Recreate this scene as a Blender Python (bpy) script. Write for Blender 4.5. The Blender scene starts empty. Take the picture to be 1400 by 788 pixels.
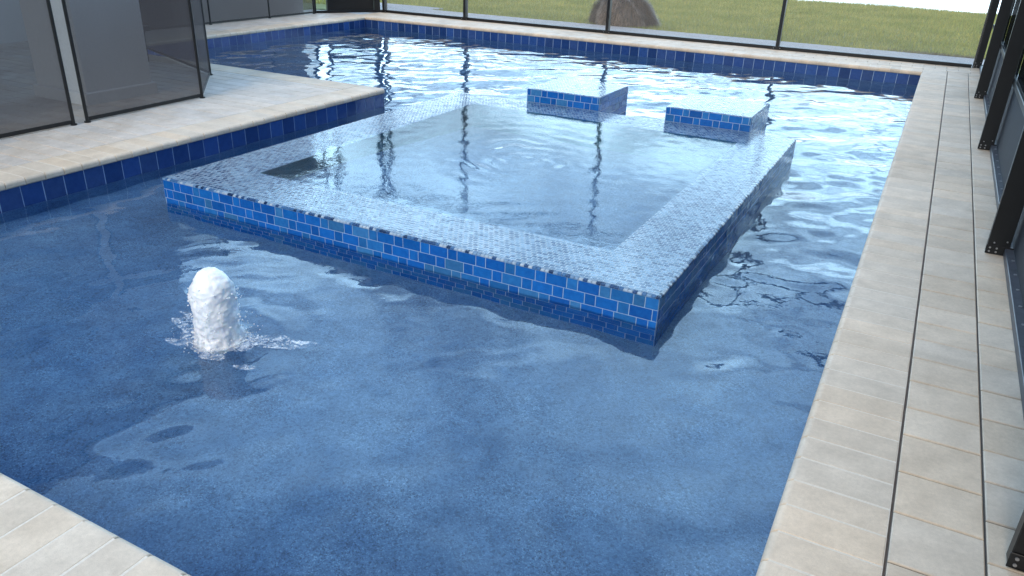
import bpy, math, random
import numpy as np
from mathutils import Matrix, Vector, noise as mnoise
random.seed(7); rng = np.random.default_rng(7)
S = bpy.context.scene
C = S.collection
R = math.radians

# ------------------------------------------------------------------ measures (metres)
COPE_W = 0.304                      # coping depth, right side; x=0 is its pool edge
YB, YF = 11.60, 0.27                # back / front pool edges
XL, XL2, YP = -5.05, -9.608, 6.085 # left edge near, left edge far, end of the deck peninsula
ZW = -0.192                         # pool water level (deck = 0)
SPX0, SPX1, SPY0, SPY1, SPZ = -4.372, -0.825, 2.678, 6.512, -0.024
RIM_L, RIM_F, RIM_R, RIM_B = 0.46, 0.44, 0.42, 0.44
FLOOR_S, FLOOR_D = -0.42, -1.1
YWALL, XWALL = 12.50, 0.62          # screen walls
ZG = -0.10                          # lawn level

# ------------------------------------------------------------------ helpers
class MB:
    def __init__(s): s.v=[]; s.f=[]; s.c=[]; s.m=[]
    def face(s, pts, col=(1,1,1), m=0):
        i=len(s.v); s.v += [tuple(p) for p in pts]; s.f.append(list(range(i,i+len(pts)))); s.c.append(col); s.m.append(m)
    def idx(s, verts, faces, col=(1,1,1), m=0):
        i=len(s.v); s.v += [tuple(p) for p in verts]
        for f in faces: s.f.append([i+k for k in f]); s.c.append(col); s.m.append(m)
    def box(s, a, b, col=(1,1,1), m=0, M=None):
        x0,y0,z0=a; x1,y1,z1=b
        v=[(x0,y0,z0),(x1,y0,z0),(x1,y1,z0),(x0,y1,z0),(x0,y0,z1),(x1,y0,z1),(x1,y1,z1),(x0,y1,z1)]
        if M is not None: v=[tuple(M@Vector(p)) for p in v]
        s.idx(v,[(3,2,1,0),(4,5,6,7),(0,1,5,4),(1,2,6,5),(2,3,7,6),(3,0,4,7)],col,m)
    def bbox(s, a, b, ch=0.004, col=(1,1,1), m=0, M=None):
        """box with every edge chamfered"""
        x0,y0,z0=a; x1,y1,z1=b
        ch=min(ch,(x1-x0)*.4,(y1-y0)*.4,(z1-z0)*.4)
        import itertools
        X=(x0,x1);Y=(y0,y1);Z=(z0,z1); V=[];K={}
        for i,j,k in itertools.product((0,1),(0,1),(0,1)):
            sx,sy,sz=(1-2*i)*ch,(1-2*j)*ch,(1-2*k)*ch
            for ax,p in enumerate(((X[i],Y[j]+sy,Z[k]+sz),(X[i]+sx,Y[j],Z[k]+sz),(X[i]+sx,Y[j]+sy,Z[k]))):
                K[i,j,k,ax]=len(V); V.append(p)
        F=[]
        for ax in range(3):
            o=[a for a in range(3) if a!=ax]
            for e in (0,1):
                q=[]
                for (p,r) in ((0,0),(1,0),(1,1),(0,1)):
                    t=[0,0,0]; t[ax]=e; t[o[0]]=p; t[o[1]]=r; q.append(K[t[0],t[1],t[2],ax])
                F.append(q)
            for p in (0,1):
                for r in (0,1):
                    a0=[0,0,0]; a0[o[0]]=p; a0[o[1]]=r; a1=list(a0); a1[ax]=1
                    F.append([K[(*a0,o[0])],K[(*a1,o[0])],K[(*a1,o[1])],K[(*a0,o[1])]])
        for i,j,k in itertools.product((0,1),(0,1),(0,1)): F.append([K[i,j,k,0],K[i,j,k,1],K[i,j,k,2]])
        if M is not None: V=[tuple(M@Vector(p)) for p in V]
        s.idx(V,F,col,m)
    def tube(s, p, q, r, n=10, col=(1,1,1), m=0, r2=None, cap=True):
        p=Vector(p);q=Vector(q);d=(q-p).normalized()
        a=d.orthogonal().normalized(); b=d.cross(a); r2=r if r2 is None else r2
        v=[];
        for c,rr in ((p,r),(q,r2)):
            for k in range(n):
                t=2*math.pi*k/n; v.append(tuple(c+a*math.cos(t)*rr+b*math.sin(t)*rr))
        f=[(k,(k+1)%n,n+(k+1)%n,n+k) for k in range(n)]
        if cap: f += [tuple(reversed(range(n))),tuple(range(n,2*n))]
        s.idx(v,f,col,m)
    def build(s, name, mats, parent=None, smooth=False, fix=True):
        me=bpy.data.meshes.new(name); me.from_pydata(s.v,[],s.f)
        if not isinstance(mats,(list,tuple)): mats=[mats]
        for m in mats: me.materials.append(m)
        me.polygons.foreach_set('material_index',np.array(s.m,dtype=np.int32))
        ca=me.color_attributes.new('tint','FLOAT_COLOR','CORNER')
        cnt=np.array([len(f) for f in s.f]); col=np.ones((len(s.f),4),dtype=np.float32); col[:,:3]=np.array(s.c,dtype=np.float32)
        ca.data.foreach_set('color',np.repeat(col,cnt,axis=0).ravel())
        if smooth: me.polygons.foreach_set('use_smooth',np.ones(len(s.f),dtype=bool))
        me.update()
        if fix:
            import bmesh
            bm=bmesh.new(); bm.from_mesh(me); bmesh.ops.recalc_face_normals(bm,faces=bm.faces); bm.to_mesh(me); bm.free()
        o=bpy.data.objects.new(name,me); C.objects.link(o)
        if parent is not None:
            o.parent=parent; o.matrix_parent_inverse=Matrix.Translation(-Vector(parent.location))
        return o

def np_mesh(name, v, f, mat, parent=None, smooth=True, col=None):
    me=bpy.data.meshes.new(name)
    me.from_pydata(v.tolist(),[],f.tolist()); me.materials.append(mat)
    if col is not None:
        ca=me.color_attributes.new('tint','FLOAT_COLOR','POINT')
        cc=np.ones((len(v),4),dtype=np.float32); cc[:,:3]=col; ca.data.foreach_set('color',cc.ravel())
    if smooth: me.polygons.foreach_set('use_smooth',np.ones(len(f),dtype=bool))
    me.update()
    o=bpy.data.objects.new(name,me); C.objects.link(o)
    if parent is not None:
        o.parent=parent; o.matrix_parent_inverse=Matrix.Translation(-Vector(parent.location))
    return o

def thing(name, loc, label, cat, group=None):
    o=bpy.data.objects.new(name,None); C.objects.link(o); o.location=loc; o.empty_display_size=.1
    return tag(o,label,cat,group)
def tag(o,label,cat,group=None):
    o['label']=label; o['category']=cat
    if group: o['group']=group
    return o
def struct(o): o['kind']='structure'; return o
def stuff(o): o['kind']='stuff'; return o

# ------------------------------------------------------------------ materials
class NT:
    def __init__(s,name):
        s.mat=bpy.data.materials.new(name); s.mat.use_nodes=True; s.t=s.mat.node_tree; s.t.nodes.clear()
        s.out=s.t.nodes.new('ShaderNodeOutputMaterial')
    def n(s,typ,ins=None,**kw):
        x=s.t.nodes.new('ShaderNode'+typ)
        for k,v in kw.items(): setattr(x,k,v)
        for k,v in (ins or {}).items(): s.set(x,k,v)
        return x
    def set(s,x,k,v):
        sock=x.inputs[k]
        if isinstance(v,bpy.types.NodeSocket): s.t.links.new(v,sock)
        elif isinstance(v,bpy.types.Node): s.t.links.new(v.outputs[0],sock)
        else:
            if isinstance(v,tuple) and len(v)==3 and sock.type=='RGBA': v=(*v,1)
            sock.default_value=v
    def done(s,sh):
        s.t.links.new(sh.outputs[0],s.out.inputs['Surface']); return s.mat
    def pos(s): return s.n('NewGeometry').outputs['Position']
    def noise(s,scale,detail=3,rough=.5,vec=None,dist=0):
        return s.n('TexNoise',{'Vector':vec if vec is not None else s.pos(),'Scale':scale,'Detail':detail,'Roughness':rough,'Distortion':dist}).outputs['Fac']
    def ramp(s,fac,stops):
        r=s.n('ValToRGB',{'Fac':fac}); e=r.color_ramp.elements
        e[0].position,e[0].color=stops[0][0],(*stops[0][1],1)
        e[1].position,e[1].color=stops[-1][0],(*stops[-1][1],1)
        for p,c in stops[1:-1]:
            q=e.new(p); q.color=(*c,1)
        return r.outputs['Color']
    def mul(s,a,b,fac=1.0):
        m=s.n('MixRGB',{'Fac':fac,'Color1':a,'Color2':b},blend_type='MULTIPLY'); return m.outputs['Color']
    def mix(s,f,a,b):
        m=s.n('MixRGB',{'Fac':f,'Color1':a,'Color2':b}); return m.outputs['Color']
    def math(s,op,a,b=0.0):
        return s.n('Math',{0:a,1:b},operation=op).outputs[0]
    def tint(s): return s.n('VertexColor',layer_name='tint').outputs['Color']
    def bump(s,h,strength=.3,dist=.01,normal=None):
        ins={'Height':h,'Strength':strength,'Distance':dist}
        if normal is not None: ins['Normal']=normal
        return s.n('Bump',ins).outputs['Normal']
    def pbr(s,col,rough=.5,normal=None,**kw):
        ins={'Base Color':col,'Roughness':rough}
        if normal is not None: ins['Normal']=normal
        p=s.n('BsdfPrincipled',ins)
        for k,v in kw.items(): s.set(p,k.replace('_',' '),v)
        return p

def m_paver(name,base,var):
    t=NT(name)
    n0=t.noise(.9,5,.65,dist=.8); n1=t.noise(7,4,.6); n2=t.noise(60,4,.7); n3=t.noise(420,2,.6)
    col=t.mul(t.tint(),(*base,1))
    col=t.mul(col,t.ramp(n0,[(.34,(.86,.84,.81)),(.56,(1.04,1.04,1.04))]))
    col=t.mul(col,t.ramp(n1,[(.3,(.86,.84,.82)),(.7,(1.08,1.07,1.06))]))
    col=t.mul(col,t.ramp(n2,[(.3,(.88,.87,.86)),(.75,(1.06,1.06,1.06))]),var)
    col=t.mul(col,t.ramp(n3,[(.32,(.82,.82,.82)),(.55,(1.02,1.02,1.02))]),.6)
    h=t.math('ADD',t.math('MULTIPLY',n2,.6),t.math('MULTIPLY',n3,.4))
    return t.done(t.pbr(col,.62,t.bump(h,.35,.004)))
M_cope=m_paver('coping_stone',(.66,.56,.445),.9)
M_paver=m_paver('deck_paver',(.645,.55,.44),.9)
M_pavL=m_paver('light_travertine',(.63,.575,.52),.9)
def m_plain(name,col,rough=.6,var=.15,scale=30,bump=.2,metal=0.0):
    t=NT(name); n=t.noise(scale,4,.6)
    c=t.mul((*col,1),t.ramp(n,[(.25,(1-var,)*3),(.75,(1+var,)*3)]))
    return t.done(t.pbr(c,rough,t.bump(n,bump,.003),Metallic=metal))
M_grout_l=m_plain('pale_grout',(.66,.60,.52),.8,.1,120)
M_grout_d=m_plain('dark_joint_sand',(.10,.095,.09),.9,.3,200)
M_grout_w=m_plain('white_tile_grout',(.30,.42,.58),.7,.12,90)
M_bronze=m_plain('black_bronze_aluminium',(.006,.006,.0068),.42,.25,12,.05)
M_rail=m_plain('weathered_dark_rail',(.055,.06,.075),.42,.35,25,.1)
M_kick=m_plain('slate_kick_plate',(.012,.015,.023),.7,.2,9,.05)
M_steel=m_plain('zinc_screw',(.42,.42,.43),.35,.1,60,.05,.8)
M_conc=m_plain('pale_concrete',(.40,.37,.36),.85,.18,18,.4)
M_stucco=m_plain('pale_stucco',(.70,.68,.66),.85,.06,50,.5)
M_soffit=m_plain('white_soffit',(.6,.59,.57),.8,.04,20)
M_roof=m_plain('brown_shingle',(.11,.09,.08),.9,.3,14,.6)
M_dglass=m_plain('dark_door_glass',(.012,.014,.018),.06,.05,3,0)
M_wframe=m_plain('white_frame',(.62,.62,.62),.5,.05,20,.05)
M_wick=m_plain('brown_wicker',(.05,.04,.035),.6,.4,160,.6)
M_soil=m_plain('soil',(.13,.10,.07),.95,.35,40,.6)

def m_tile(name,rough=.16):
    t=NT(name); n=t.noise(28,4,.65); n2=t.noise(160,2,.6)
    c=t.mul(t.tint(),t.ramp(n,[(.28,(.72,.78,.86)),(.72,(1.22,1.16,1.1))]))
    return t.done(t.pbr(c,rough,t.bump(t.noise(35,2),.25,.004),**{'Specular_IOR_Level':.32}))
M_tile=m_tile('blue_glass_tile')
M_ctile=m_tile('cobalt_ceramic_tile',.12)

# mosaic on the spa rim: many small stone-glass bricks
t=NT('rim_mosaic')
P=t.pos()
br=t.n('TexBrick',{'Vector':P,'Scale':1.0,'Mortar Size':.0022,'Mortar Smooth':.15,'Bias':-.05,'Brick Width':.034,'Row Height':.030,
  'Color1':(.02,.07,.20),'Color2':(.26,.42,.60),'Mortar':(.42,.52,.62)},offset=.5)
M_mosaic=t.done(t.pbr(t.mul(br.outputs['Color'],t.ramp(t.noise(14,3),[(.3,(.75,.8,.85)),(.7,(1.2,1.15,1.1))])),.15,t.bump(br.outputs['Fac'],.5,-.002)))

def m_plaster(name,dark,lightc,fl):
    t=NT(name); P=t.pos()
    big=t.noise(1.6,4,.6); mid=t.noise(9,4,.65)
    v=t.n('TexVoronoi',{'Vector':P,'Scale':215.0,'Randomness':1.0}); sp=t.n('SeparateColor',{'Color':v.outputs['Color']}).outputs[0]
    v2=t.n('TexVoronoi',{'Vector':P,'Scale':95.0}); sp2=t.n('SeparateColor',{'Color':v2.outputs['Color']}).outputs[1]
    c=t.ramp(t.noise(2.3,5,.62,dist=.6),[(.3,dark),(.7,lightc)])
    pat=t.ramp(t.noise(3.1,3,.6),[(.35,(.35,.35,.35)),(.65,(1,1,1))])
    c=t.mul(c,t.ramp(sp,[(0,(.35,.36,.40)),(.25,(.85,.85,.87)),(.8,(1.05,1.05,1.05)),(1,fl)]),pat)
    c=t.mul(c,t.ramp(sp2,[(0,(.55,.57,.6)),(.35,(1,1,1)),(1,(1.18,1.17,1.15))]),.7)
    c=t.mul(c,t.ramp(mid,[(.3,(.78,.8,.84)),(.7,(1.18,1.16,1.14))]))
    c=t.mul(c,t.ramp(big,[(.3,(.85,.87,.9)),(.7,(1.15,1.13,1.1))]))
    return t.done(t.pbr(c,.7))
M_plaster=m_plaster('blue_quartz_plaster',(.050,.148,.320),(.105,.228,.405),(2.0,1.75,1.5))
M_plaster2=m_plaster('pale_blue_spa_plaster',(.03,.15,.22),(.05,.21,.29),(1.4,1.35,1.3))

def m_water(name,scale,strength,dist,second=None):
    t=NT(name); P=t.pos()
    n=t.n('TexNoise',{'Vector':P,'Scale':scale,'Detail':2.5,'Roughness':.55,'Distortion':.4}).outputs['Fac']
    nb=t.bump(n,strength,dist)
    if second:
        n2=t.n('TexNoise',{'Vector':P,'Scale':second[0],'Detail':1.5,'Roughness':.5}).outputs['Fac']
        nb=t.bump(n2,second[1],second[2],nb)
    g=t.n('BsdfGlass',{'Color':(.97,.99,1,1),'Roughness':0.0,'IOR':1.333,'Normal':nb})
    return t.done(g)
M_water=m_water('pool_water',9,.10,.01)
def m_film(name):
    t=NT(name); P=t.pos(); sep=t.n('SeparateColor',{'Color':t.tint()}); rim=sep.outputs[0]
    n=t.n('TexNoise',{'Vector':P,'Scale':30.0,'Detail':2.5,'Roughness':.55,'Distortion':.4}).outputs['Fac']
    n2=t.n('TexNoise',{'Vector':P,'Scale':75.0,'Detail':1.5}).outputs['Fac']
    br=t.n('TexBrick',{'Vector':P,'Scale':1.0,'Mortar Size':.003,'Mortar Smooth':.9,'Brick Width':.034,'Row Height':.030},offset=.5)
    n3=t.n('TexNoise',{'Vector':P,'Scale':42.0,'Detail':2.0}).outputs['Fac']
    nb=t.bump(n,.22,.0020); nb=t.bump(n2,.16,.0008,nb)
    nb=t.bump(n3,t.math('MULTIPLY',rim,.26),.004,nb); nb=t.bump(br.outputs['Fac'],t.math('MULTIPLY',rim,.6),-.0012,nb)
    return t.done(t.n('BsdfGlass',{'Color':(.97,.99,1,1),'Roughness':0.0,'IOR':1.333,'Normal':nb}))
M_spaw=m_film('spa_film_water')

t=NT('foam')
mp=t.n('Mapping',{'Vector':t.pos(),'Scale':(42,42,12)})
nn=t.n('TexNoise',{'Vector':mp.outputs[0],'Scale':1.0,'Detail':4.0,'Roughness':.6,'Distortion':.5}).outputs['Fac']
bmp=t.bump(t.noise(60,4,.65),.3,.006)
fo=t.pbr(t.ramp(nn,[(.3,(.80,.85,.90)),(.62,(.92,.93,.94))]),.3,bmp,Subsurface_Weight=.5,Subsurface_Radius=(.04,.05,.06),Subsurface_Scale=.8)
gl=t.n('BsdfGlass',{'Color':(.96,.98,1,1),'Roughness':.08,'IOR':1.333,'Normal':bmp})
hz=t.n('MapRange',{'Value':t.n('SeparateXYZ',{0:t.pos()}).outputs[2],1:-.21,2:-.04,3:.32,4:.0}).outputs[0]
M_foam=t.done(t.n('MixShader',{0:t.math('MULTIPLY',t.ramp(nn,[(.42,(1,1,1)),(.62,(0,0,0))]),t.math('ADD',hz,.03)),1:fo,2:gl}))
t=NT('thin_foam')
a=t.ramp(t.noise(34,5,.7,dist=1.2),[(.44,(0,0,0)),(.66,(1,1,1))])
M_thin=t.done(t.n('MixShader',{0:t.math('MULTIPLY',a,.62),1:t.n('BsdfTransparent'),2:t.pbr((.80,.85,.90),.3)}))

def m_screen(name,col,op,scale=None):
    t=NT(name)
    d=t.n('BsdfDiffuse',{'Color':(*col,1)})
    n=t.noise(1.2,2)
    fac=t.math('MULTIPLY',t.n('MapRange',{'Value':n,3:.93,4:1.05}).outputs[0],op)
    return t.done(t.n('MixShader',{0:fac,1:t.n('BsdfTransparent'),2:d}))
M_screen=m_screen('insect_screen',(.30,.29,.28),.16)
M_screend=m_screen('edge_on_black_screen',(.008,.008,.010),.9)  # ordinary screen mesh; its grazing-angle darkness is put into colour and opacity
M_mesh=m_screen('black_fence_mesh',(.118,.101,.098),.70)

def m_blade(name,lo,hi,trans=.3):
    t=NT(name)
    c=t.mul(t.tint(),t.ramp(t.noise(.9,4,.6),[(.3,lo),(.7,hi)]))
    return t.done(t.n('MixShader',{0:trans,1:t.pbr(c,.6),2:t.n('BsdfTranslucent',{'Color':c})}))
M_grass=m_blade('lawn_grass',(.27,.30,.085),(.44,.43,.15))
M_dry=m_blade('dry_straw',(.215,.15,.105),(.39,.295,.21),.15)
M_pale=m_blade('pale_leaves',(.30,.30,.26),(.5,.48,.45))
t=NT('lawn_ground')
c=t.ramp(t.noise(1.1,5,.65),[(.3,(.17,.19,.055)),(.7,(.31,.31,.10))])
c=t.mul(c,t.ramp(t.noise(60,3,.7),[(.3,(.6,.6,.55)),(.7,(1.2,1.2,1.15))]))
M_lawn=t.done(t.pbr(c,.9,t.bump(t.noise(45,3),.8,.03)))
t=NT('lake_water')
M_lake=t.done(t.pbr((.03,.05,.06),.06,t.bump(t.noise(1.5,3),.15,.03),IOR=1.333))

# ------------------------------------------------------------------ deck, coping
def jit(base=1.0,a=.07,warm=.04):
    k=base*(1+random.uniform(-a,a)); w=random.uniform(-warm,warm)
    return (k*(1+w),k,k*(1-w*1.3))

def bullnose_run(mb, p0, d, inward, L, W=.304, step=.1365, th=.049, gap=.0042, over=.012):
    """bricks side by side along d; inward points from pool edge to the deck"""
    p0=Vector(p0); d=Vector(d); q=Vector(inward); n=max(1,round(L/step)); st=L/n
    prof=[]
    r=.026
    prof.append((-over+.004,-th)); prof.append((-over,-th+.006)); 
    for k in range(7):
        a=math.pi/2*k/6; prof.append((-over+r*(1-math.cos(a)), -r+r*math.sin(a)))
    prof+= [(W-.004-gap,0),(W-gap,-.004),(W-gap,-th)]
    for i in range(n):
        c=jit(1,.05,.03); dz=random.uniform(-.0006,.0006)
        # pool edge of the coping is stained a bit warmer, brick by brick
        a=p0+d*(i*st+gap/2+random.uniform(-.001,.0016)); b=p0+d*((i+1)*st-gap/2)
        V=[]
        ch=.003
        for s_,(e,zz) in ((a,(0,-.003)),(a+d*ch,(0,0)),(b-d*ch,(0,0)),(b,(0,-.003))):
            for (u,z) in prof:
                pt=s_+q*u+Vector((0,0,z+zz+dz)); V.append(tuple(pt))
        m=len(prof); F=[]
        for k in range(3):
            for j in range(m-1): F.append((k*m+j,k*m+j+1,(k+1)*m+j+1,(k+1)*m+j))
        F.append(tuple(range(m))); F.append(tuple(reversed(range(3*m,4*m))))
        mb.idx(V,F,c,0)
    # grout bed just under the top
    e=p0+d*L
    g=[p0+q*(.010)+Vector((0,0,-.0012)), e+q*.010+Vector((0,0,-.0012)), e+q*(W-.005)+Vector((0,0,-.0012)), p0+q*(W-.005)+Vector((0,0,-.0012))]
    g2=[p0+q*(.0)+Vector((0,0,-th+.002)), e+q*.0+Vector((0,0,-th+.002)), e+q*.0+Vector((0,0,-.016)), p0+q*.0+Vector((0,0,-.016))]
    mb.face(g,(1,1,1),1); mb.face(g2,(1,1,1),1)
    mb.face([g2[3],g2[2],g[1],g[0]],(1,1,1),1)

mb=MB()
bullnose_run(mb,(0,-1.2+.0,0),(0,1,0),(1,0,0),YB+COPE_W+1.2)           # right
bullnose_run(mb,(XL2,YB,0),(1,0,0),(0,1,0),-XL2-.006)                  # back
bullnose_run(mb,(XL2,YP,0),(0,1,0),(-1,0,0),YB+COPE_W-YP)              # far left
bullnose_run(mb,(XL2+.0,YP,0),(1,0,0),(0,-1,0),XL-COPE_W-XL2)          # peninsula end
bullnose_run(mb,(XL,YF-COPE_W,0),(0,1,0),(-1,0,0),YP-YF+COPE_W)        # near left
bullnose_run(mb,(XL+.012,YF,0),(1,0,0),(0,-1,0),-XL-.012-.006)                   # front
cop=mb.build('coping',[M_cope,M_grout_l]); struct(cop)

def pave(mb,x0,x1,y0,y1,px,py,run='x',base=1,gap=.004,mat=0,gm=1,a=.06,thick=.04):
    """pavers px by py; rows stacked along y if run=='x'"""
    if run=='x':
        y=y0; row=0
        while y<y1-1e-3:
            ye=min(y+py,y1)
            x=x0-(px*.5 if row%2 else 0)
            while x<x1-1e-3:
                xe=min(x+px,x1); xs=max(x,x0)
                if xe-xs>.02: paver(mb,xs,xe,y,ye,base,gap,mat,a,thick)
                x+=px
            y+=py; row+=1
    mb.face([(x0,y0,-.006),(x1,y0,-.006),(x1,y1,-.006),(x0,y1,-.006)],(1,1,1),gm)
def paver(mb,x0,x1,y0,y1,base,gap,mat,a,thick=.04):
    g=gap/2; c=.0035; dz=random.uniform(-.0015,.001); col=jit(base,a,.03)
    x0+=g+random.uniform(0,.001);x1-=g;y0+=g;y1-=g+random.uniform(0,.0015)
    o=[(x0,y0),(x1,y0),(x1,y1),(x0,y1)]; i=[(x0+c,y0+c),(x1-c,y0+c),(x1-c,y1-c),(x0+c,y1-c)]
    V=[(p[0],p[1],dz) for p in i]+[(p[0],p[1],dz-c) for p in o]+[(p[0],p[1],dz-.012) for p in o]
    F=[(0,1,2,3)]+[(k,4+k,4+(k+1)%4,(k+1)%4) for k in range(4)]+[(4+k,8+k,8+(k+1)%4,4+(k+1)%4) for k in range(4)]
    mb.idx(V,F,col,mat)

# right deck: two single-width bands of pavers laid across
mb=MB()
def band(x0,x1,y0,y1,lo,hi):
    y=y0
    while y<y1-.03:
        st=random.uniform(lo,hi); ye=min(y+st,y1); paver(mb,x0,x1,y,ye,1,.005,0,.085); y=ye
    mb.face([(x0,y0,-.006),(x1,y0,-.006),(x1,y1,-.006),(x0,y1,-.006)],(1,1,1),1)
band(COPE_W+.002,.559,-1.2,YB+COPE_W-.002,.19,.255)
band(.5605,.84,-1.2,YB+COPE_W-.002,.19,.255)
# back deck strip behind the back coping
pave(mb,XL2-COPE_W+.002,.84,YB+COPE_W+.002,YWALL+.17,.30,.15)
o=mb.build('deck',[M_paver,M_grout_d]); struct(o)
mb=MB()
pave(mb,-11.2,XL2-COPE_W-.002,YP-COPE_W+.002,YB+COPE_W-.002,.30,.15,base=1.0)
pave(mb,-11.2,XL-COPE_W-.002,-3.0,YP-COPE_W-.002,.30,.15,base=1.0)
pave(mb,XL-COPE_W+.002,-.006,-2.2,YF-COPE_W-.002,.30,.15,base=1.0)
o=mb.build('patio',[M_pavL,M_grout_l]); struct(o)
# solid deck slab below everything (stops light under the pavers)
mb=MB()
zt,zb=-.0525,-1.6
for a,b in (((.005,-3.0,zb),(.845,YB+1.0,zt)),((-11.25,YB+.005,zb),(.004,YWALL+.18,zt)),((-11.25,YP+.003,zb),(XL2-.005,YB+.004,zt)),
            ((-11.25,-3.0,zb),(XL-.005,YP-.005,zt)),((XL-.004,-3.0,zb),(.004,YF-.005,zt))):
    mb.box(a,b)
o=mb.build('deck_slab',M_conc); struct(o)

# ------------------------------------------------------------------ pool shell
mb=MB()
def wall(p,q,z0,z1): mb.face([(p[0],p[1],z0),(q[0],q[1],z0),(q[0],q[1],z1),(p[0],p[1],z1)])
ring=[(0,YF),(0,YB),(XL2,YB),(XL2,YP),(XL,YP),(XL,YF)]
for k in range(6): wall(ring[k],ring[(k+1)%6],-1.5,-.0485)
def grid(x0,x1,y0,y1,z): mb.face([(x0,y0,z),(x1,y0,z),(x1,y1,z),(x0,y1,z)])
YS=3.25
grid(XL,0,YF,YS,FLOOR_S)
# the floor runs down gently from the shelf to the deep end
prev=(YS,FLOOR_S)
for k in range(1,25):
    u=k/24; cur=(YS+4.2*u,FLOOR_S+(FLOOR_D-FLOOR_S)*u*u*(3-2*u))
    mb.face([(XL2,prev[0],prev[1]),(0,prev[0],prev[1]),(0,cur[0],cur[1]),(XL2,cur[0],cur[1])]); prev=cur
YS=prev[0]
grid(XL2,0,YS,YB,FLOOR_D)
o=mb.build('pool_basin',M_plaster,fix=False); struct(o)

# waterline tiles (6 inch), one sheet of real tiles per pool
def tiles(mb, p0, d, n, L, ztop, rows, hrow, pattern, palette, gap=.0035, off=0.0003, rise=.003, shift=True, grout=True):
    p0=Vector(p0); d=Vector(d); n=Vector(n)
    for r_ in range(rows):
        z1=ztop-r_*hrow-gap/2; z0=ztop-(r_+1)*hrow+gap/2
        k=0
        x=-((r_*.079+.02)%sum(pattern)) if shift else 0.0
        while x<L-1e-4:
            w=pattern[k%len(pattern)]; a=max(x,0)+gap/2; b=min(x+w,L)-gap/2; x+=w; k+=1
            if b-a<.006: continue
            col=random.choice(palette); kk=random.uniform(.85,1.15); col=tuple(c*kk for c in col)
            lo=[p0+d*a+n*off,p0+d*b+n*off]; e=.0012; hi=[p0+d*(a+e)+n*(off+rise),p0+d*(b-e)+n*(off+rise)]
            tl=random.uniform(-.0006,.0006)
            V=[(*lo[0].xy,z0),(*lo[1].xy,z0),(*lo[1].xy,z1),(*lo[0].xy,z1)]
            h0=hi[0]+n*tl; h1=hi[1]-n*tl
            V+=[(*h0.xy,z0+e),(*h1.xy,z0+e),(*h1.xy,z1-e),(*h0.xy,z1-e)]
            mb.idx(V,[(4,5,6,7),(0,1,5,4),(1,2,6,5),(2,3,7,6),(3,0,4,7)],col,0)
    if grout:
        zb=ztop-rows*hrow; q0=p0+n*(off+.0015); q1=p0+d*L+n*(off+.0015)
        mb.face([(*q0.xy,zb),(*q1.xy,zb),(*q1.xy,ztop),(*q0.xy,ztop)],(1,1,1),1)
COB=[(.020,.058,.20),(.023,.066,.23),(.017,.050,.17),(.028,.080,.26),(.03,.07,.21)]
mb=MB()
def band_t(p,q,n):
    p=Vector((*p,0)); q=Vector((*q,0)); tiles(mb,p,(q-p).normalized(),n,(q-p).length,-.050,1,.152,[.1525],COB,gap=.005,shift=False)
band_t((0,YF),(0,YB),(-1,0,0)); band_t((XL2,YB),(0,YB),(0,-1,0)); band_t((XL2,YP),(XL2,YB),(1,0,0))
band_t((XL2,YP),(XL,YP),(0,1,0)); band_t((XL,YF),(XL,YP),(1,0,0)); band_t((XL,YF),(0,YF),(0,1,0))
o=mb.build('waterline_tile',[M_ctile,M_grout_w]); struct(o)

# ------------------------------------------------------------------ spa
BLU=[(.007,.108,.41),(.008,.118,.43),(.007,.098,.38),(.010,.133,.45),(.008,.112,.42),(.009,.122,.43),(.019,.145,.41),(.036,.165,.385)]
PATT=[.122,.062]
spa=thing('raised_spa',((SPX0+SPX1)/2,(SPY0+SPY1)/2,FLOOR_D),'square raised spa clad in bright blue glass tiles with a mosaic rim under overflowing water','spa')
def corewalls(mb,x0,x1,y0,y1,z0,z1):
    for (p,q) in (((x0,y0),(x1,y0)),((x1,y0),(x1,y1)),((x1,y1),(x0,y1)),((x0,y1),(x0,y0))):
        mb.face([(*p,z0),(*q,z0),(*q,z1),(*p,z1)])
ix0,ix1,iy0,iy1=SPX0+RIM_L,SPX1-RIM_R,SPY0+RIM_F,SPY1-RIM_B
mb=MB()
corewalls(mb,SPX0+.003,SPX1-.003,SPY0+.003,SPY1-.003,FLOOR_D,SPZ-.003)
mb.build('core_wall',M_grout_w,spa,fix=False)
for (p,d,n,L) in (((SPX0,SPY0),(1,0,0),(0,-1,0),SPX1-SPX0),((SPX1,SPY0),(0,1,0),(1,0,0),SPY1-SPY0),
                  ((SPX0,SPY1),(1,0,0),(0,1,0),SPX1-SPX0),((SPX0,SPY0),(0,1,0),(-1,0,0),SPY1-SPY0)):
    mb=MB(); tiles(mb,(*p,0),d,n,L,SPZ-.010,7 if n[1]!=1 else 5,.0635,PATT,BLU,gap=.0028)
    mb.build('tile_wall',[M_tile,M_grout_w],spa)
mb=MB()
# rim top as a frame
for (a,b,c,d_) in ((SPX0,SPX1,SPY0,iy0),(SPX0,SPX1,iy1,SPY1),(SPX0,ix0,iy0,iy1),(ix1,SPX1,iy0,iy1)):
    mb.face([(a,c,SPZ),(b,c,SPZ),(b,d_,SPZ),(a,d_,SPZ)])
mb.build('rim',M_mosaic,spa,fix=False)
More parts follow.
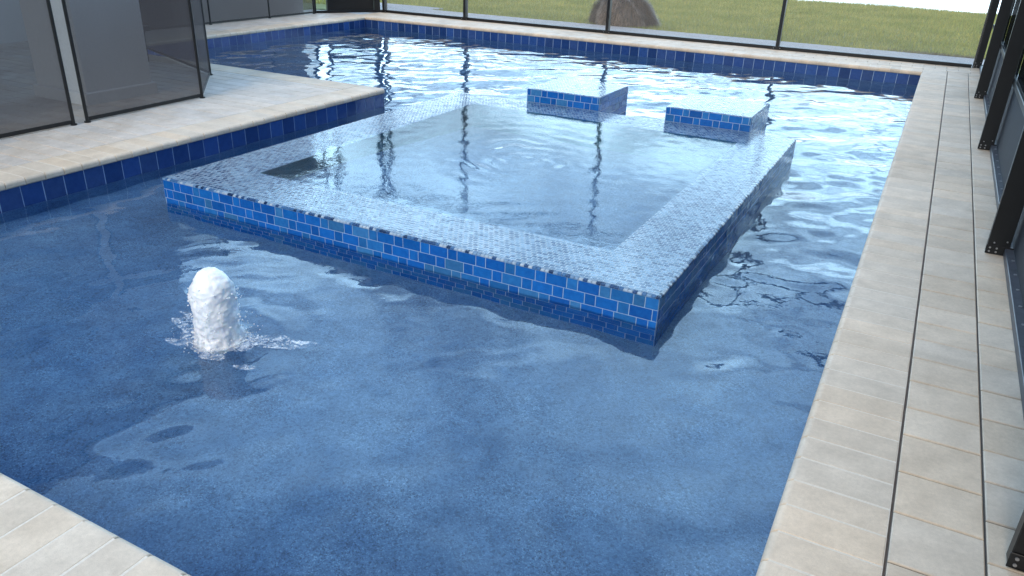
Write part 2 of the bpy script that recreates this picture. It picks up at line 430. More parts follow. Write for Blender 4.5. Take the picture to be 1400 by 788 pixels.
# edge row of small bullnose mosaic pieces
mb=MB()
def edge_row(p,d,n,L):
    p=Vector((*p,0));d=Vector(d);n=Vector(n);x=0
    while x<L-.004:
        w=.0235; b=min(x+w,L)
        col=random.choice([(.015,.04,.11),(.03,.08,.2),(.20,.33,.5),(.35,.46,.58),(.40,.5,.6),(.06,.16,.34)])
        g=.0012; V=[]
        for s_ in (x+g,b-g):
            for (u,z) in ((.0045,-.0095),(.0045,-.004),(.002,.0002),(-.003,.0018),(-.013,.0018)):
                t_=p+d*s_+n*u; V.append((t_.x,t_.y,SPZ+z))
        mb.idx(V,[(k,k+1,5+k+1,5+k) for k in range(4)]+[(0,1,2,3,4),(9,8,7,6,5)],col)
        x+=w+.001
edge_row((SPX0,SPY0),(1,0,0),(0,-1,0),SPX1-SPX0); edge_row((SPX1,SPY0),(0,1,0),(1,0,0),SPY1-SPY0)
edge_row((SPX0,SPY0),(0,1,0),(-1,0,0),SPY1-SPY0); edge_row((SPX0,SPY1),(1,0,0),(0,1,0),SPX1-SPX0)
mb.build('edge_trim',M_tile,spa)
mb=MB(); zf=SPZ-.9
corewalls(mb,ix0,ix1,iy0,iy1,zf,SPZ-.001)
mb.face([(ix0,iy0,zf),(ix1,iy0,zf),(ix1,iy1,zf),(ix0,iy1,zf)])
mb.build('basin',M_plaster2,spa,fix=False)

# ------------------------------------------------------------------ pedestals behind the spa
PZ=.112; PW=.806
def make_ped(x0,label):
    y0=SPY1+.006; y1=y0+.80; x1=x0+PW
    t_=thing('water_pedestal',((x0+x1)/2,(y0+y1)/2,FLOOR_D),label,'pedestal','tiled pedestals behind the spa')
    mb=MB(); corewalls(mb,x0+.003,x1-.003,y0+.003,y1-.003,FLOOR_D,PZ-.002)
    mb.build('core_wall',M_grout_w,t_,fix=False)
    for (p,d,n,L) in (((x0,y0),(1,0,0),(0,-1,0),PW),((x1,y0),(0,1,0),(1,0,0),.80),((x0,y0),(0,1,0),(-1,0,0),.80),((x0,y1),(1,0,0),(0,1,0),PW)):
        mb=MB(); tiles(mb,(*p,0),d,n,L,PZ,7,.066,[.062,.124],BLU,gap=.0035); mb.build('tile_wall',[M_tile,M_grout_w],t_)
    mb=MB(); mb.face([(x0,y0,PZ),(x1,y0,PZ),(x1,y1,PZ),(x0,y1,PZ)]); mb.build('top',M_mosaic,t_,fix=False)
    n=60; xs=np.linspace(x0+.004,x1-.004,n); ys=np.linspace(y0+.004,y1-.004,n)
    X,Y=np.meshgrid(xs,ys); Z=np.full(X.shape,PZ+.006); r_=np.hypot(X-(x0+x1)/2,Y-(y0+y1)/2)
    Z+= .0015*np.sin(r_*70)*np.exp(-r_*5)
    V=np.stack([X.ravel(),Y.ravel(),Z.ravel()],1); I=np.arange(n*n).reshape(n,n)
    F=np.stack([I[:-1,:-1].ravel(),I[:-1,1:].ravel(),I[1:,1:].ravel(),I[1:,:-1].ravel()],1)
    np_mesh('water_film',V,F,M_spaw,t_,col=np.full((n*n,3),.5))
    return t_
make_ped(-3.535,'square blue tiled pedestal behind the spa, the one further left and nearer the pale patio')
make_ped(-2.045,'square blue tiled pedestal behind the spa, the one nearer the right-hand coping')

# ------------------------------------------------------------------ water
def waves(X,Y,lams,amp,seed,n,dirbias=None):
    g=np.random.default_rng(seed); H=np.zeros_like(X)
    for i in range(n):
        lam=math.exp(g.uniform(math.log(lams[0]),math.log(lams[1]))); th=g.uniform(0,2*math.pi) if dirbias is None else g.normal(dirbias,.7)
        k=2*math.pi/lam; ph=g.uniform(0,6.28)
        # slow phase warp keeps the crests from being ruler straight
        wx=.35*lam*np.sin(X*1.7+i)+.3*lam*np.sin(Y*1.3+2*i)
        H+=amp*lam*np.sin(k*(X*math.cos(th)+Y*math.sin(th)+wx)+ph)
    return H/math.sqrt(n)
def sm(x,a,b):
    t_=np.clip((x-a)/(b-a),0,1); return t_*t_*(3-2*t_)
BX,BY=-2.565,1.475
def pool_h(X,Y):
    H1=waves(X,Y,(.45,1.3),.0060,3,16)           # long swells
    H2=waves(X,Y,(.14,.42),.0085,5,26)          # short chop
    far=sm(Y,3.2,7.5); right=sm(X,-1.2,-.2)*sm(Y,1.0,4.0)
    a1=.95+.05*far+.15*right; a2=.52+.18*far+.0*right
    calm=1-.72*sm(-X,1.0,2.6)*(1-sm(Y,2.0,3.6)); H=H1*a1*calm+H2*a2*(.75+.25*calm)
    r_=np.hypot(X-BX,Y-BY)
    H+=.0020*np.sin(r_*26)*np.exp(-r_*1.25)*sm(r_,.05,.2)+.0006*np.sin(r_*11+1)*np.exp(-r_*.7)
    return H
st=.02
xs=np.arange(XL2-.003,.0031,st); ys=np.arange(YF-.003,YB+.0031,st)
xs=np.append(xs,.003); ys=np.append(ys,YB+.003)
X,Y=np.meshgrid(xs,ys); Z=ZW+pool_h(X,Y)
keep=((X>=XL-.004-st*.6)|(Y>=YP-.004-st*.6))&~((X>SPX0+.05)&(X<SPX1-.05)&(Y>SPY0+.05)&(Y<SPY1-.05))
I=np.full(X.shape,-1); I[keep]=np.arange(keep.sum())
V=np.stack([X[keep],Y[keep],Z[keep]],1)
Q=np.stack([I[:-1,:-1].ravel(),I[:-1,1:].ravel(),I[1:,1:].ravel(),I[1:,:-1].ravel()],1); Q=Q[(Q>=0).all(1)]
o=np_mesh('pool_water',V,Q,M_water); struct(o)
# spa water: level with the rim, spilling over it as a thin film
SCX,SCY=-2.60,4.55
n1,n2=260,280
xs=np.linspace(SPX0+.002,SPX1-.002,n1); ys=np.linspace(SPY0+.002,SPY1-.002,n2)
X,Y=np.meshgrid(xs,ys); r_=np.hypot((X-SCX),(Y-SCY))
H=waves(X,Y,(.08,.3),.0014,11,18)
th_=np.arctan2(Y-SCY,X-SCX); rw_=r_*(1+.10*np.sin(2*th_+.6)+.06*np.sin(5*th_))+.012*np.sin(X*23)+.012*np.sin(Y*19)
H+=.0034*np.sin(rw_*33)*np.exp(-((rw_-.34)/.20)**2)*(.55+.45*np.sin(3*th_+1))*(.7+.3*np.sin(7*th_+2))+waves(X,Y,(.07,.22),.006,23,16)*np.exp(-(r_/.17)**2)+.0007*np.sin(rw_*27)*np.exp(-r_*.9)
edge=np.minimum(np.minimum(X-SPX0,SPX1-X),np.minimum(Y-SPY0,SPY1-Y))
H*=.35+.65*sm(edge,.1,.55)
Z=SPZ+.0075+H*.9; Z=np.maximum(Z,SPZ+.003); Z-=.003*(1-sm(edge,0,.02))
V=np.stack([X.ravel(),Y.ravel(),Z.ravel()],1); I=np.arange(n1*n2).reshape(n2,n1)
F=np.stack([I[:-1,:-1].ravel(),I[:-1,1:].ravel(),I[1:,1:].ravel(),I[1:,:-1].ravel()],1)
rimf=1-sm(edge,.36,.46)
o=np_mesh('spa_water',V,F,M_spaw,col=np.repeat(rimf.ravel()[:,None],3,axis=1)); struct(o)

# ------------------------------------------------------------------ bubbler
bub=thing('bubbler_jet',(BX,BY,ZW),'white foaming bubbler jet rising out of the shallow shelf water','water jet')
def foam_column():
    nz,na=90,96; V=[];F=[]
    for i in range(nz+1):
        s_=i/nz
        z=ZW-.03+s_*.385
        hh=(z-ZW)/.355
        if hh<0: rad=.118
        else:
            rad=.088+.020*math.exp(-hh*9)+.012*math.sin(min(hh,1)*2.6)
            if hh>.62: rad*=math.sqrt(max(0,1-((hh-.62)/.395)**2))
        for k in range(na):
            a=2*math.pi*k/na; d=Vector((math.cos(a),math.sin(a),0))
            q=Vector((d.x*rad*9,d.y*rad*9,z*5))
            nn=mnoise.fractal(Vector((q.x,q.y,z*9))*1.6,1.0,2.0,3)*.010+mnoise.fractal(Vector((q.x,q.y,z*9))*7+Vector((3,1,9)),1.0,2.0,3)*.0028+max(0,mnoise.noise(q*14))*.002
            nn*=1+.8*max(0,1-abs(hh)*3)
            if i==nz: nn=0
            rr=max(.001,rad+nn*(min(1,rad/.05)))
            lean=.006*max(0,hh)
            V.append((BX+d.x*rr-lean,BY+d.y*rr,z+mnoise.noise(q*5)*.006*max(0,hh)))
    for i in range(nz):
        for k in range(na): F.append((i*na+k,i*na+(k+1)%na,(i+1)*na+(k+1)%na,(i+1)*na+k))
    F.append(tuple(range(nz*na,(nz+1)*na)))
    m=MB(); m.idx(V,F); return m
foam_column().build('foam_column',M_foam,bub,smooth=True)
# froth lumps at the foot and droplets
mb=MB()
def blob(c,r,sq=.6):
    nn=8; V=[(c[0],c[1],c[2]+r*sq)]
    for j in range(1,4):
        t_=math.pi*j/4
        for k in range(nn):
            a=2*math.pi*k/nn; w=1+.3*mnoise.noise(Vector((c[0]*90+math.cos(a)*3,c[1]*90+math.sin(a)*3,j)))
            V.append((c[0]+r*w*math.sin(t_)*math.cos(a),c[1]+r*w*math.sin(t_)*math.sin(a),c[2]+r*sq*math.cos(t_)))
    V.append((c[0],c[1],c[2]-r*sq)); F=[(0,1+k,1+(k+1)%nn) for k in range(nn)]
    for j in range(2): F+=[(1+j*nn+k,1+(j+1)*nn+k,1+(j+1)*nn+(k+1)%nn,1+j*nn+(k+1)%nn) for k in range(nn)]
    F+=[(1+2*nn+k,len(V)-1,1+2*nn+(k+1)%nn) for k in range(nn)]
    mb.idx(V,F)
for k in range(170):
    a=random.uniform(0,6.283); d_=.095+abs(random.gauss(0,.03)); 
    blob((BX+d_*math.cos(a),BY+d_*math.sin(a),ZW+max(-.002,random.gauss(.012,.02)*(1-min(1,(d_-.1)*6)))),random.uniform(.002,.008)*(1-min(.6,(d_-.1)*4)))
stuff(mb.build('froth',M_foam,bub,smooth=True))
mb=MB()
for k in range(120):
    a=random.uniform(0,6.283); d_=random.uniform(.09,.22)
    blob((BX+d_*math.cos(a),BY+d_*math.sin(a),ZW+random.uniform(.0,.16)*(1-(d_-.09)*5)),random.uniform(.0012,.0035),1)
for k in range(150):
    a=random.uniform(0,6.283); u=random.random(); z=ZW+.30*u; d_=(.098+.012*math.sin(u*2.6))*(math.sqrt(max(.05,1-((u-.6)/.46)**2)) if u>.6 else 1)+abs(random.gauss(0,.006))
    blob((BX+d_*math.cos(a),BY+d_*math.sin(a),z+random.uniform(0,.03)),random.uniform(.0015,.005),1)
stuff(mb.build('droplets',M_foam,bub,smooth=True))
# thin foam sheets floating out from the foot
def foam_patch(cx,cy,rx,ry,rot,seed):
    g=np.random.default_rng(seed); n=36; m=8; V=[];F=[]
    V.append((cx,cy,0))
    for j in range(1,m+1):
        for k in range(n):
            a=2*math.pi*k/n; w=1+.35*mnoise.noise(Vector((math.cos(a)*1.6+seed,math.sin(a)*1.6,seed*.37)))+.18*mnoise.noise(Vector((math.cos(a)*5,math.sin(a)*5,seed)))
            u,v=rx*w*math.cos(a)*j/m,ry*w*math.sin(a)*j/m
            V.append((cx+u*math.cos(rot)-v*math.sin(rot),cy+u*math.sin(rot)+v*math.cos(rot),0))
    A=np.array(V); A[:,2]=ZW+.004+pool_h(A[:,0],A[:,1])
    for k in range(n): F.append((0,1+k,1+(k+1)%n))
    for j in range(m-1):
        for k in range(n): F.append((1+j*n+k,1+(j+1)*n+k,1+(j+1)*n+(k+1)%n,1+j*n+(k+1)%n))
    mm=MB(); mm.idx([tuple(p) for p in A],F); return mm
mm=MB()
for (cx,cy,rx,ry,rot) in ((BX,BY,.17,.15,0),(BX+.24,BY+.10,.17,.055,.35),(BX-.24,BY+.02,.10,.05,-.3),(BX+.1,BY-.14,.07,.03,.2),(BX-.13,BY-.13,.06,.025,.1),(BX+.36,BY+.16,.07,.02,.5),
       (BX-.30,BY+.09,.06,.02,0),(BX+.30,BY-.14,.05,.02,.4)):
    q=foam_patch(cx,cy,rx,ry,rot,int(abs(cx*100+cy*37))%97); mm.idx([(p[0],p[1],p[2]+.0005*len(mm.v)/300) for p in q.v],q.f)
stuff(mm.build('foam_sheet',M_thin,bub,smooth=True,fix=False))

# ------------------------------------------------------------------ screen enclosure
HT=3.75
def screw(mb,p,n,r=.007,m=1):
    p=Vector(p); n=Vector(n); mb.tube(p,p+n*.003,r,8,m=m); 
def post(parent,x0,x1,y0,y1,face):
    """upright with clip angles and screw heads at its foot; face = outward (seen) axis"""
    mb=MB(); mb.bbox((x0,y0,.004),(x1,y1,HT),.003)
    p=mb.build('post',M_bronze,parent)
    cl=MB()
    if face=='y':   # seen face looks to -y, wide in x
        cl.bbox((x0-.003,y0-.006,.003),(x1+.035,y0-.0005,.055),.002)
        for sx in (x0+.016,x0+.05,x1-.01,x1+.02):
            for sz in (.018,.04): screw(cl,(sx,y0-.006,sz),(0,-1,0),.0055)
        screw(cl,(x0+.0+.03,y0-.006,.072),(0,-1,0),.0045); screw(cl,(x1-.02,y0-.0005,.085),(0,-1,0),.0045)
    else:
        cl.bbox((x0-.04,y0-.005,.003),(x1+.04,y0-.0005,.05),.002)
        for sx in (x0-.025,x1+.025): screw(cl,(sx,y0-.005,.025),(0,-1,0),.006)
    cl.build('clip_angle',[M_bronze,M_steel],p)
    return p
# back wall
PX=[-7.94,-5.04,-2.14]
bw=thing('screen_wall',(-4.6,YWALL,0),'long open screen wall with slim black posts along the back, in front of the lawn','screen wall')
for x in [-9.83]+PX: post(bw,x-.025,x+.025,YWALL-.03,YWALL+.075,'x')
mb=MB(); mb.bbox((-9.80,YWALL+.0,.003),(.60,YWALL+.05,.052),.003)
for k in range(34): screw(mb,(-9.6+k*.305,YWALL+.03,.052),(0,0,1),.008)
mb.build('base_rail',[M_bronze,M_steel],bw)
mb=MB(); mb.bbox((-9.9,YWALL-.03,HT+.002),(.62,YWALL+.07,HT+.12),.003); mb.build('top_beam',M_bronze,bw)
ee=[-9.83]+PX+[.665]
for k in range(4):
    mb=MB(); mb.box((ee[k]+.03,YWALL+.024,.054),(ee[k+1]-.03,YWALL+.026,HT)); mb.build('screen_panel',M_screen,bw)
# right wall
PY=[1.44,4.22,7.03,9.80]
rw=thing('screen_wall',(.66,6,0),'screen wall of big black uprights with a slate kick plate along the right-hand deck','screen wall')
for y in PY+[12.53]: post(rw,.610,.722,y-.0,y+.052,'y')
mb=MB(); mb.bbox((.700,-.8,.003),(.765,12.5,.048),.003)
for k in range(60): screw(mb,(.730,-.6+k*.22,.048),(0,0,1),.008)
br_=mb.build('base_rail',[M_rail,M_steel],rw)
mb=MB(); mb.box((.742,-.8,.050),(.748,12.5,.56)); mb.build('kick_plate',M_kick,rw)
mb=MB(); mb.bbox((.722,-.8,.562),(.772,12.5,.612),.003); mb.build('middle_rail',M_bronze,rw)
mb=MB(); mb.bbox((.62,-.8,HT+.002),(.72,12.46,HT+.12),.003); mb.build('top_beam',M_bronze,rw)
ys_=[-.8]+PY+[12.53]
for k in range(5):
    mb=MB(); mb.box((.744,ys_[k]+.053,.614),(.746,ys_[k+1]-.001,HT)); mb.build('screen_panel',M_screend,rw)
# cut-off corner with dark panel
A=Vector((-10.66,11.36,0)); B=Vector((-9.86,12.52,0)); dd=(B-A); Lc=dd.length; ang=math.atan2(dd.y,dd.x)
T=Matrix.Translation(A)@Matrix.Rotation(ang,4,'Z')
cw=thing('screen_wall',tuple((A+B)/2),'short angled screen wall with a black lower panel across the far left corner','screen wall')
for s_ in (0,.36,.0):
    pass
for s_,w in ((0.0,.05),(.27,.05),(Lc-.19,.11)):
    mb=MB(); mb.bbox((s_,-.03,.004),(s_+w,.07,HT),.003,M=T); mb.build('post',M_bronze,cw)
mb=MB(); mb.box((.32,.02,.02),(Lc-.20,.03,.42),M=T); mb.build('lower_panel',M_bronze,cw)
mb=MB(); mb.bbox((.06,-.01,.003),(Lc-.02,.05,.05),.003,M=T); mb.build('base_rail',M_bronze,cw)
mb=MB(); mb.bbox((.0,-.03,HT+.002),(Lc,.07,HT+.12),.003,M=T); mb.build('top_beam',M_bronze,cw)
mb=MB(); mb.box((.32,.022,.43),(Lc-.20,.024,HT),M=T); mb.build('screen_panel',M_screen,cw)
# ------------------------------------------------------------------ mesh pool fence (left)
FH=1.22
def fence(pts,label,poles,loose=False):
    P_=[Vector((*p,0)) for p in pts]
    t_=thing('mesh_fence',tuple((P_[0]+P_[-1])/2),label,'pool fence','black mesh pool fence sections')
    for p in poles:
        mb=MB(); mb.tube((p[0],p[1],.001),(p[0],p[1],FH+.03),.0145,12); mb.tube((p[0],p[1],.001),(p[0],p[1],.012),.026,12); q=mb.build('pole',M_bronze,t_,smooth=False)
        c_=MB(); c_.tube((p[0],p[1],FH+.0305),(p[0],p[1],FH+.045),.016,12,r2=.010); c_.build('cap',M_bronze,q)
    for a,b in zip(P_[:-1],P_[1:]):
        d=(b-a); L=d.length; T=Matrix.Translation(a)@Matrix.Rotation(math.atan2(d.y,d.x),4,'Z')
        mb=MB(); n=max(2,int(L/.1)); 
        V=[];F=[]
        for i in range(n+1):
            u=.0152+(L-.0304)*i/n; s_=.006*math.sin(math.pi*i/n)
            for z in (.045,.4,.8,1.18): V.append(tuple(T@Vector((u,s_*math.sin(z*2.6),z))))
        for i in range(n):
            for k in range(3): F.append((i*4+k,(i+1)*4+k,(i+1)*4+k+1,i*4+k+1))
        mb.idx(V,F); mp=mb.build('mesh_panel',M_mesh,t_,fix=False)
        h=MB(); h.box((.016,-.003,.012),(L-.016,.003,.044),M=T); h.build('hem',M_bronze,mp); h=MB(); h.box((.016,-.003,1.181),(L-.016,.003,1.215),M=T); h.build('hem',M_bronze,mp)
fence([(-6.09,-2.2),(-6.09,-1.1),(-6.09,0),(-6.09,1.1),(-6.09,2.2),(-6.09,3.22)],'black mesh pool fence section at left edge beside a narrow gap',[(-6.09,y) for y in (-2.2,0,1.1,3.22)])
fence([(-6.09,3.345),(-6.13,4.60),(-7.03,5.52),(-10.58,6.9)],'black mesh pool fence section with a bent corner in front of the pale column',[(-6.09,3.345),(-6.13,4.60),(-7.03,5.52)])
fence([(-10.60,7.1),(-10.60,8.78),(-10.61,10.14),(-10.60,11.30)],'far black mesh pool fence section in front of the plain house wall',[(-10.60,7.1),(-10.60,8.78),(-10.61,10.14),(-10.60,11.30)])

# ------------------------------------------------------------------ house
hs=thing('house',(-12,3,0),'pale stucco house with a thick patio column and dark sliding doors behind the mesh fence','house')
mb=MB(); HWX=-10.86
for a,b in (((HWX-.2,-4,-.02),(HWX,6.15,3.0)),((HWX-.2,8.42,-.02),(HWX,11.3,3.0)),((HWX-.2,6.15,2.2),(HWX,8.42,3.0)),((-18,11.1,-.1),(HWX-.2,11.30,3.0))):
    mb=MB(); mb.box(a,b); mb.build('wall',M_stucco,hs)
for (y0,y1,x) in ((6.2,7.32,-.13),(7.26,8.37,-.08)):
    dr=MB()
    for (a,b,z0,z1) in ((y0,y0+.06,.0,2.18),(y1-.06,y1,.0,2.18),(y0+.06,y1-.06,.0,.09),(y0+.06,y1-.06,2.1,2.18)): dr.box((HWX+x-.02,a,z0),(HWX+x+.02,b,z1))
    d_=dr.build('sliding_door',M_bronze,hs)
    g=MB(); g.box((HWX+x-.004,y0+.06,.09),(HWX+x+.004,y1-.06,2.1)); g.build('glass',M_dglass,d_)
mb=MB(); mb.bbox((-7.40,3.77,-.01),(-6.68,4.49,2.72),.012); mb.bbox((-7.43,3.74,-.012),(-6.65,4.52,.11),.01); mb.build('column',M_stucco,hs)
mb=MB(); mb.box((-10.86,-4,2.72),(-6.45,4.75,2.80)); mb.build('patio_ceiling',M_soffit,hs)
mb=MB()
mb.face([(-6.2,-4.4,2.86),(-6.2,5.0,2.86),(-10.6,5.0,4.5),(-10.6,-4.4,4.5)]); mb.face([(-6.2,5.0,2.86),(-10.6,5.0,2.86),(-10.6,5.0,4.5)])
mb.box((-10.6,-4.4,2.802),(-6.2,5.0,2.855))
mb.box((-18,5.02,3.002),(-10.42,11.7,3.06)); mb.face([(-10.42,5.02,3.07),(-10.42,11.7,3.07),(-14,8.5,4.9),(-14,5.02,4.9)]); mb.face([(-10.42,11.7,3.07),(-18,11.7,3.07),(-14,8.5,4.9)])
rr=mb.build('roof',M_roof,hs,fix=False)
mb=MB(); mb.box((-6.198,-4.4,2.70),(-6.16,5.0,2.90)); mb.build('fascia',M_wframe,rr); mb=MB(); mb.box((-10.418,5.02,2.90),(-10.38,11.7,3.10)); mb.build('fascia',M_wframe,rr)
# low wicker table by the sliding door
tb=thing('patio_table',(-8.6,5.6,0),'low dark wicker patio table seen through the mesh fence beside the column','table')
mb=MB(); mb.bbox((-9.1,5.05,.36),(-8.2,5.75,.42),.01); mb.build('tabletop',M_wick,tb)
for (x,y) in ((-9.05,5.10),(-8.31,5.10),(-9.05,5.64),(-8.31,5.64)):
    mb=MB(); mb.bbox((x,y,.002),(x+.06,y+.06,.359),.006); mb.build('leg',M_wick,tb)

# ------------------------------------------------------------------ lawn, strip, lake, ground
mb=MB(); mb.box((-11.0,YWALL+.182,-.5),(.86,14.02,-.035)); mb.box((-11.6,14.022,-.5),(-9.75,14.55,-.04))
o=mb.build('concrete_strip',M_conc); struct(o)
n1,n2=120,100
xs=np.linspace(-40,40,n1); ys=np.linspace(12.9,25.9,n2); X,Y=np.meshgrid(xs,ys)
def lawn_z(X,Y): return ZG+.03*np.sin(X*.35+1)*np.sin(Y*.4)+.02*np.sin(X*1.1)*np.sin(Y*.9+2)+ -.0*Y - .10*sm(Y,25.2,25.9)
Z=lawn_z(X,Y); V=np.stack([X.ravel(),Y.ravel(),Z.ravel()],1); I=np.arange(n1*n2).reshape(n2,n1)
F=np.stack([I[:-1,:-1].ravel(),I[:-1,1:].ravel(),I[1:,1:].ravel(),I[1:,:-1].ravel()],1)
o=np_mesh('lawn',V,F,M_lawn); struct(o)
mb=MB(); mb.face([(-600,-300,-1.7),(600,-300,-1.7),(600,900,-1.7),(-600,900,-1.7)]); o=mb.build('ground',M_soil,fix=False); struct(o)
mb=MB(); mb.face([(-600,25.6,ZG-.16),(600,25.6,ZG-.16),(600,900,ZG-.16),(-600,900,ZG-.16)]); o=mb.build('lake',M_lake,fix=False); struct(o)
mb=MB(); mb.box((.862,-4,-1.0),(30,12.95,-.14)); mb.box((-40,11.72,-1),(-11.7,12.95,-.12)); o=mb.build('side_lawn',M_lawn); struct(o)
# grass blades
N=150000
gy=13.98+(25.85-13.98)*rng.random(N)**1.15; gx=-14+19*rng.random(N)
ok=~((gx>-11.7)&(gx<-9.7)&(gy<14.57)); gx,gy=gx[ok],gy[ok]; N=len(gx)
gz=lawn_z(gx,gy); hgt=rng.uniform(.03,.075,N)*(1+.5*(gy-13)/14); th=rng.uniform(0,2*math.pi,N); w=.006+.006*(gy-13)/14
dx,dy=np.cos(th)*w,np.sin(th)*w; lx,ly=rng.normal(0,.02,N),rng.normal(0,.02,N)
V=np.empty((N,3,3)); V[:,0]=np.stack([gx-dx,gy-dy,gz-.005],1); V[:,1]=np.stack([gx+dx,gy+dy,gz-.005],1); V[:,2]=np.stack([gx+lx,gy+ly,gz+hgt],1)
k=rng.uniform(.75,1.25,N); y_=rng.uniform(0,1,N)**3
col=np.stack([k*(1+.5*y_),k*(1+.2*y_),k*(1-.1*y_)],1); col=np.repeat(col,3,axis=0)
o=np_mesh('grass_blades',V.reshape(-1,3),np.arange(3*N).reshape(-1,3),M_grass,smooth=False,col=col); stuff(o)
# dry clippings at the lawn edge, right end
N=1500; gx=rng.normal(.2,.45,N); gy=14.0+np.abs(rng.normal(0,.10,N)); gx=np.minimum(gx,.85)
gz=-.06+rng.random(N)*.04; th=rng.uniform(0,6.28,N); l=rng.uniform(.02,.06,N)
V=np.empty((N,3,3)); V[:,0]=np.stack([gx,gy,gz],1); V[:,1]=np.stack([gx+.006,gy+.006,gz],1); V[:,2]=np.stack([gx+l*np.cos(th),gy+l*np.sin(th),gz+rng.random(N)*.04],1)
k=rng.uniform(.4,.9,N); col=np.repeat(np.stack([k,k,k],1),3,axis=0)
o=np_mesh('dry_clippings',V.reshape(-1,3),np.arange(3*N).reshape(-1,3),M_dry,smooth=False,col=col); stuff(o)

# dry ornamental grass mound
def mound(cx,cy,rx,h,N,name,label,cat,mat,seed):
    g=np.random.default_rng(seed)
    th=g.uniform(0,2*math.pi,N); el=np.arcsin(g.uniform(0.02,1,N))
    def dome(th,el,k):
        lump=k*(1+.07*np.sin(th*4+1)+.06*np.sin(th*9+el*4)+.05*np.sin(el*9+th*6))
        return np.stack([cx+np.cos(th)*np.cos(el)**.65*rx*lump,cy+np.sin(th)*np.cos(el)**.65*rx*lump,ZG+np.sin(el)*h*lump],1)
    b=dome(th,np.clip(el+g.uniform(.10,.45,N),0,1.57),g.uniform(.72,.95,N)); tip=dome(th+g.normal(0,.10,N),np.clip(el-g.uniform(-.10,.22,N),.12,1.5),g.uniform(.90,1.06,N))
    tip[:,2]=np.maximum(tip[:,2]-.05*g.random(N),ZG+.005); mid=b*.4+tip*.6; mid[:,2]+=.06*g.random(N)
    side=np.stack([-np.sin(th),np.cos(th),np.zeros(N)],1)*(.009*g.uniform(.5,1.6,N))[:,None]
    V=np.empty((N,5,3)); V[:,0]=b-side;V[:,1]=b+side;V[:,2]=mid+side;V[:,3]=mid-side;V[:,4]=tip
    base=np.arange(N)[:,None]*5
    me=bpy.data.meshes.new(name); fs=[]
    for i in range(N): fs.append((5*i,5*i+1,5*i+2,5*i+3)); fs.append((5*i+3,5*i+2,5*i+4))
    me.from_pydata(V.reshape(-1,3).tolist(),[],fs); me.materials.append(mat)
    ca=me.color_attributes.new('tint','FLOAT_COLOR','POINT'); k=g.uniform(.35,1.3,N)
    cc=np.ones((N*5,4),dtype=np.float32); k=k*(.75+.25*np.sin(th*9+el*4)); cc[:,:3]=np.repeat(np.stack([k,k*.95,k*.92],1),5,axis=0); ca.data.foreach_set('color',cc.ravel())
    o=bpy.data.objects.new(name,me); C.objects.link(o); tag(o,label,cat); return o
mound(-5.60,14.75,.66,.57,12000,'dry_grass_mound','rounded mound of dry brown ornamental grass at the lawn edge behind the screen','grass mound',M_dry,5)
mound(-11.0,13.3,.35,.75,700,'pale_shrub','small pale shrub seen in the gap of the far left corner','shrub',M_pale,8)

# ------------------------------------------------------------------ sky, sun
GLOW=2.4
SUN_EL,SUN_AZ=R(48),R(178)      # azimuth from +y towards +x
W=bpy.data.worlds.new('World'); S.world=W; W.use_nodes=True; wt=W.node_tree; wt.nodes.clear()
def wn(typ,**kw):
    x=wt.nodes.new('ShaderNode'+typ)
    for k,v in kw.items(): setattr(x,k,v)
    return x
sky=wn('TexSky'); sky.sky_type='NISHITA'; sky.sun_disc=False; sky.sun_elevation=SUN_EL; sky.sun_rotation=SUN_AZ; sky.air_density=1.0; sky.dust_density=1.6; sky.ozone_density=1.0
tc=wn('TexCoord'); sep=wn('SeparateXYZ'); wt.links.new(tc.outputs['Generated'],sep.inputs[0])
# clouds on a flat layer: direction divided by height
mz=wn('Math',operation='MAXIMUM'); wt.links.new(sep.outputs[2],mz.inputs[0]); mz.inputs[1].default_value=0.0
ad=wn('Math',operation='ADD'); wt.links.new(mz.outputs[0],ad.inputs[0]); ad.inputs[1].default_value=.12
dv=wn('VectorMath',operation='DIVIDE'); cb=wn('CombineXYZ')
for k in range(3): wt.links.new(ad.outputs[0],cb.inputs[k])
wt.links.new(tc.outputs['Generated'],dv.inputs[0]); wt.links.new(cb.outputs[0],dv.inputs[1])
nz=wn('TexNoise'); nz.inputs['Scale'].default_value=1.5; nz.inputs['Detail'].default_value=6; nz.inputs['Roughness'].default_value=.55
wt.links.new(dv.outputs[0],nz.inputs['Vector'])
rp=wn('ValToRGB'); rp.color_ramp.elements[0].position=.36; rp.color_ramp.elements[1].position=.60
wt.links.new(nz.outputs['Fac'],rp.inputs[0])
ml=wn('Math',operation='MULTIPLY'); wt.links.new(rp.outputs['Color'],ml.inputs[0]); ml.inputs[1].default_value=.9
mx=wn('MixRGB'); wt.links.new(ml.outputs[0],mx.inputs[0]); wt.links.new(sky.outputs[0],mx.inputs[1])
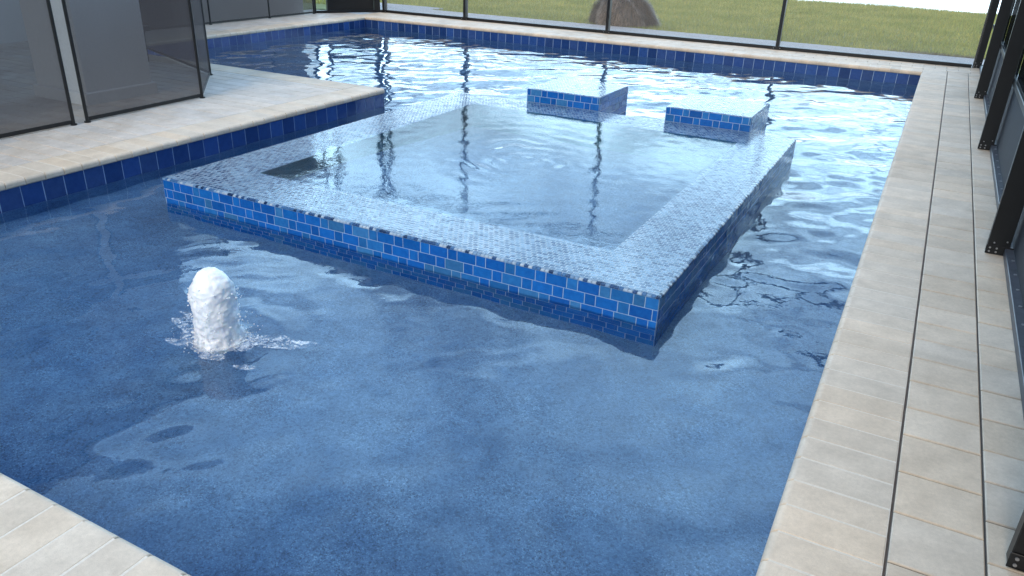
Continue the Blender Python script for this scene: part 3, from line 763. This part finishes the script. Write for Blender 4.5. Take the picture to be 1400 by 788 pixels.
# cloud light: brighter towards the horizon haze
# a bright cloud bank lies over the lake side
sdv=(math.sin(SUN_AZ)*math.cos(SUN_EL),math.cos(SUN_AZ)*math.cos(SUN_EL),math.sin(SUN_EL))
nrm=wn('VectorMath',operation='NORMALIZE'); wt.links.new(tc.outputs['Generated'],nrm.inputs[0])
dt=wn('VectorMath',operation='DOT_PRODUCT'); wt.links.new(nrm.outputs[0],dt.inputs[0]); dt.inputs[1].default_value=(.10,.985,.14)
mr=wn('MapRange',interpolation_type='SMOOTHSTEP'); wt.links.new(dt.outputs['Value'],mr.inputs[0]); mr.inputs[1].default_value=-.1; mr.inputs[2].default_value=1.0; mr.inputs[3].default_value=.55; mr.inputs[4].default_value=GLOW
cr=wn('ValToRGB'); cr.color_ramp.elements[0].color=(12.6,15.6,18.2,1); cr.color_ramp.elements[0].position=0; cr.color_ramp.elements[1].color=(2.8,4.7,7.4,1); cr.color_ramp.elements[1].position=.85
ce=cr.color_ramp.elements.new(.25); ce.color=(8.2,13.0,16.8,1); ce=cr.color_ramp.elements.new(.5); ce.color=(5.0,8.2,11.4,1)
wt.links.new(mz.outputs[0],cr.inputs[0]); gm=wn('VectorMath',operation='SCALE'); wt.links.new(cr.outputs[0],gm.inputs[0]); wt.links.new(mr.outputs[0],gm.inputs['Scale']); wt.links.new(gm.outputs[0],mx.inputs[2])
bg=wn('Background'); bg.inputs[1].default_value=.10; wt.links.new(mx.outputs[0],bg.inputs[0])
wo=wn('OutputWorld'); wt.links.new(bg.outputs[0],wo.inputs[0])
L=bpy.data.lights.new('sun','SUN'); L.energy=.85; L.angle=R(24); L.color=(1,.88,.70)
so=bpy.data.objects.new('sun',L); C.objects.link(so)
sd=Vector((math.sin(SUN_AZ)*math.cos(SUN_EL),math.cos(SUN_AZ)*math.cos(SUN_EL),math.sin(SUN_EL)))
so.rotation_euler=sd.to_track_quat('Z','Y').to_euler()

# ------------------------------------------------------------------ camera
cam=bpy.data.cameras.new('camera'); co=bpy.data.objects.new('camera',cam); C.objects.link(co); S.camera=co
cam.sensor_fit='HORIZONTAL'; cam.sensor_width=36; cam.lens=36*1052.667/1400; cam.clip_end=2000; cam.clip_start=.02
Mx=Matrix.Rotation(.4769,4,'Z')@Matrix.Rotation(1.1348,4,'X')@Matrix.Rotation(.0362,4,'Z')
co.matrix_world=Matrix.Translation((.1027,-.7102,1.6))@Mx
S.view_settings.view_transform='Standard'; S.view_settings.look='None'; S.view_settings.gamma=1; S.view_settings.exposure=1.16
S.render.engine='CYCLES'
cy=S.cycles; cy.use_denoising=True
try: cy.denoiser='OPENIMAGEDENOISE'
except Exception: pass
cy.max_bounces=12; cy.transmission_bounces=8; cy.glossy_bounces=5; cy.transparent_max_bounces=16; cy.diffuse_bounces=4
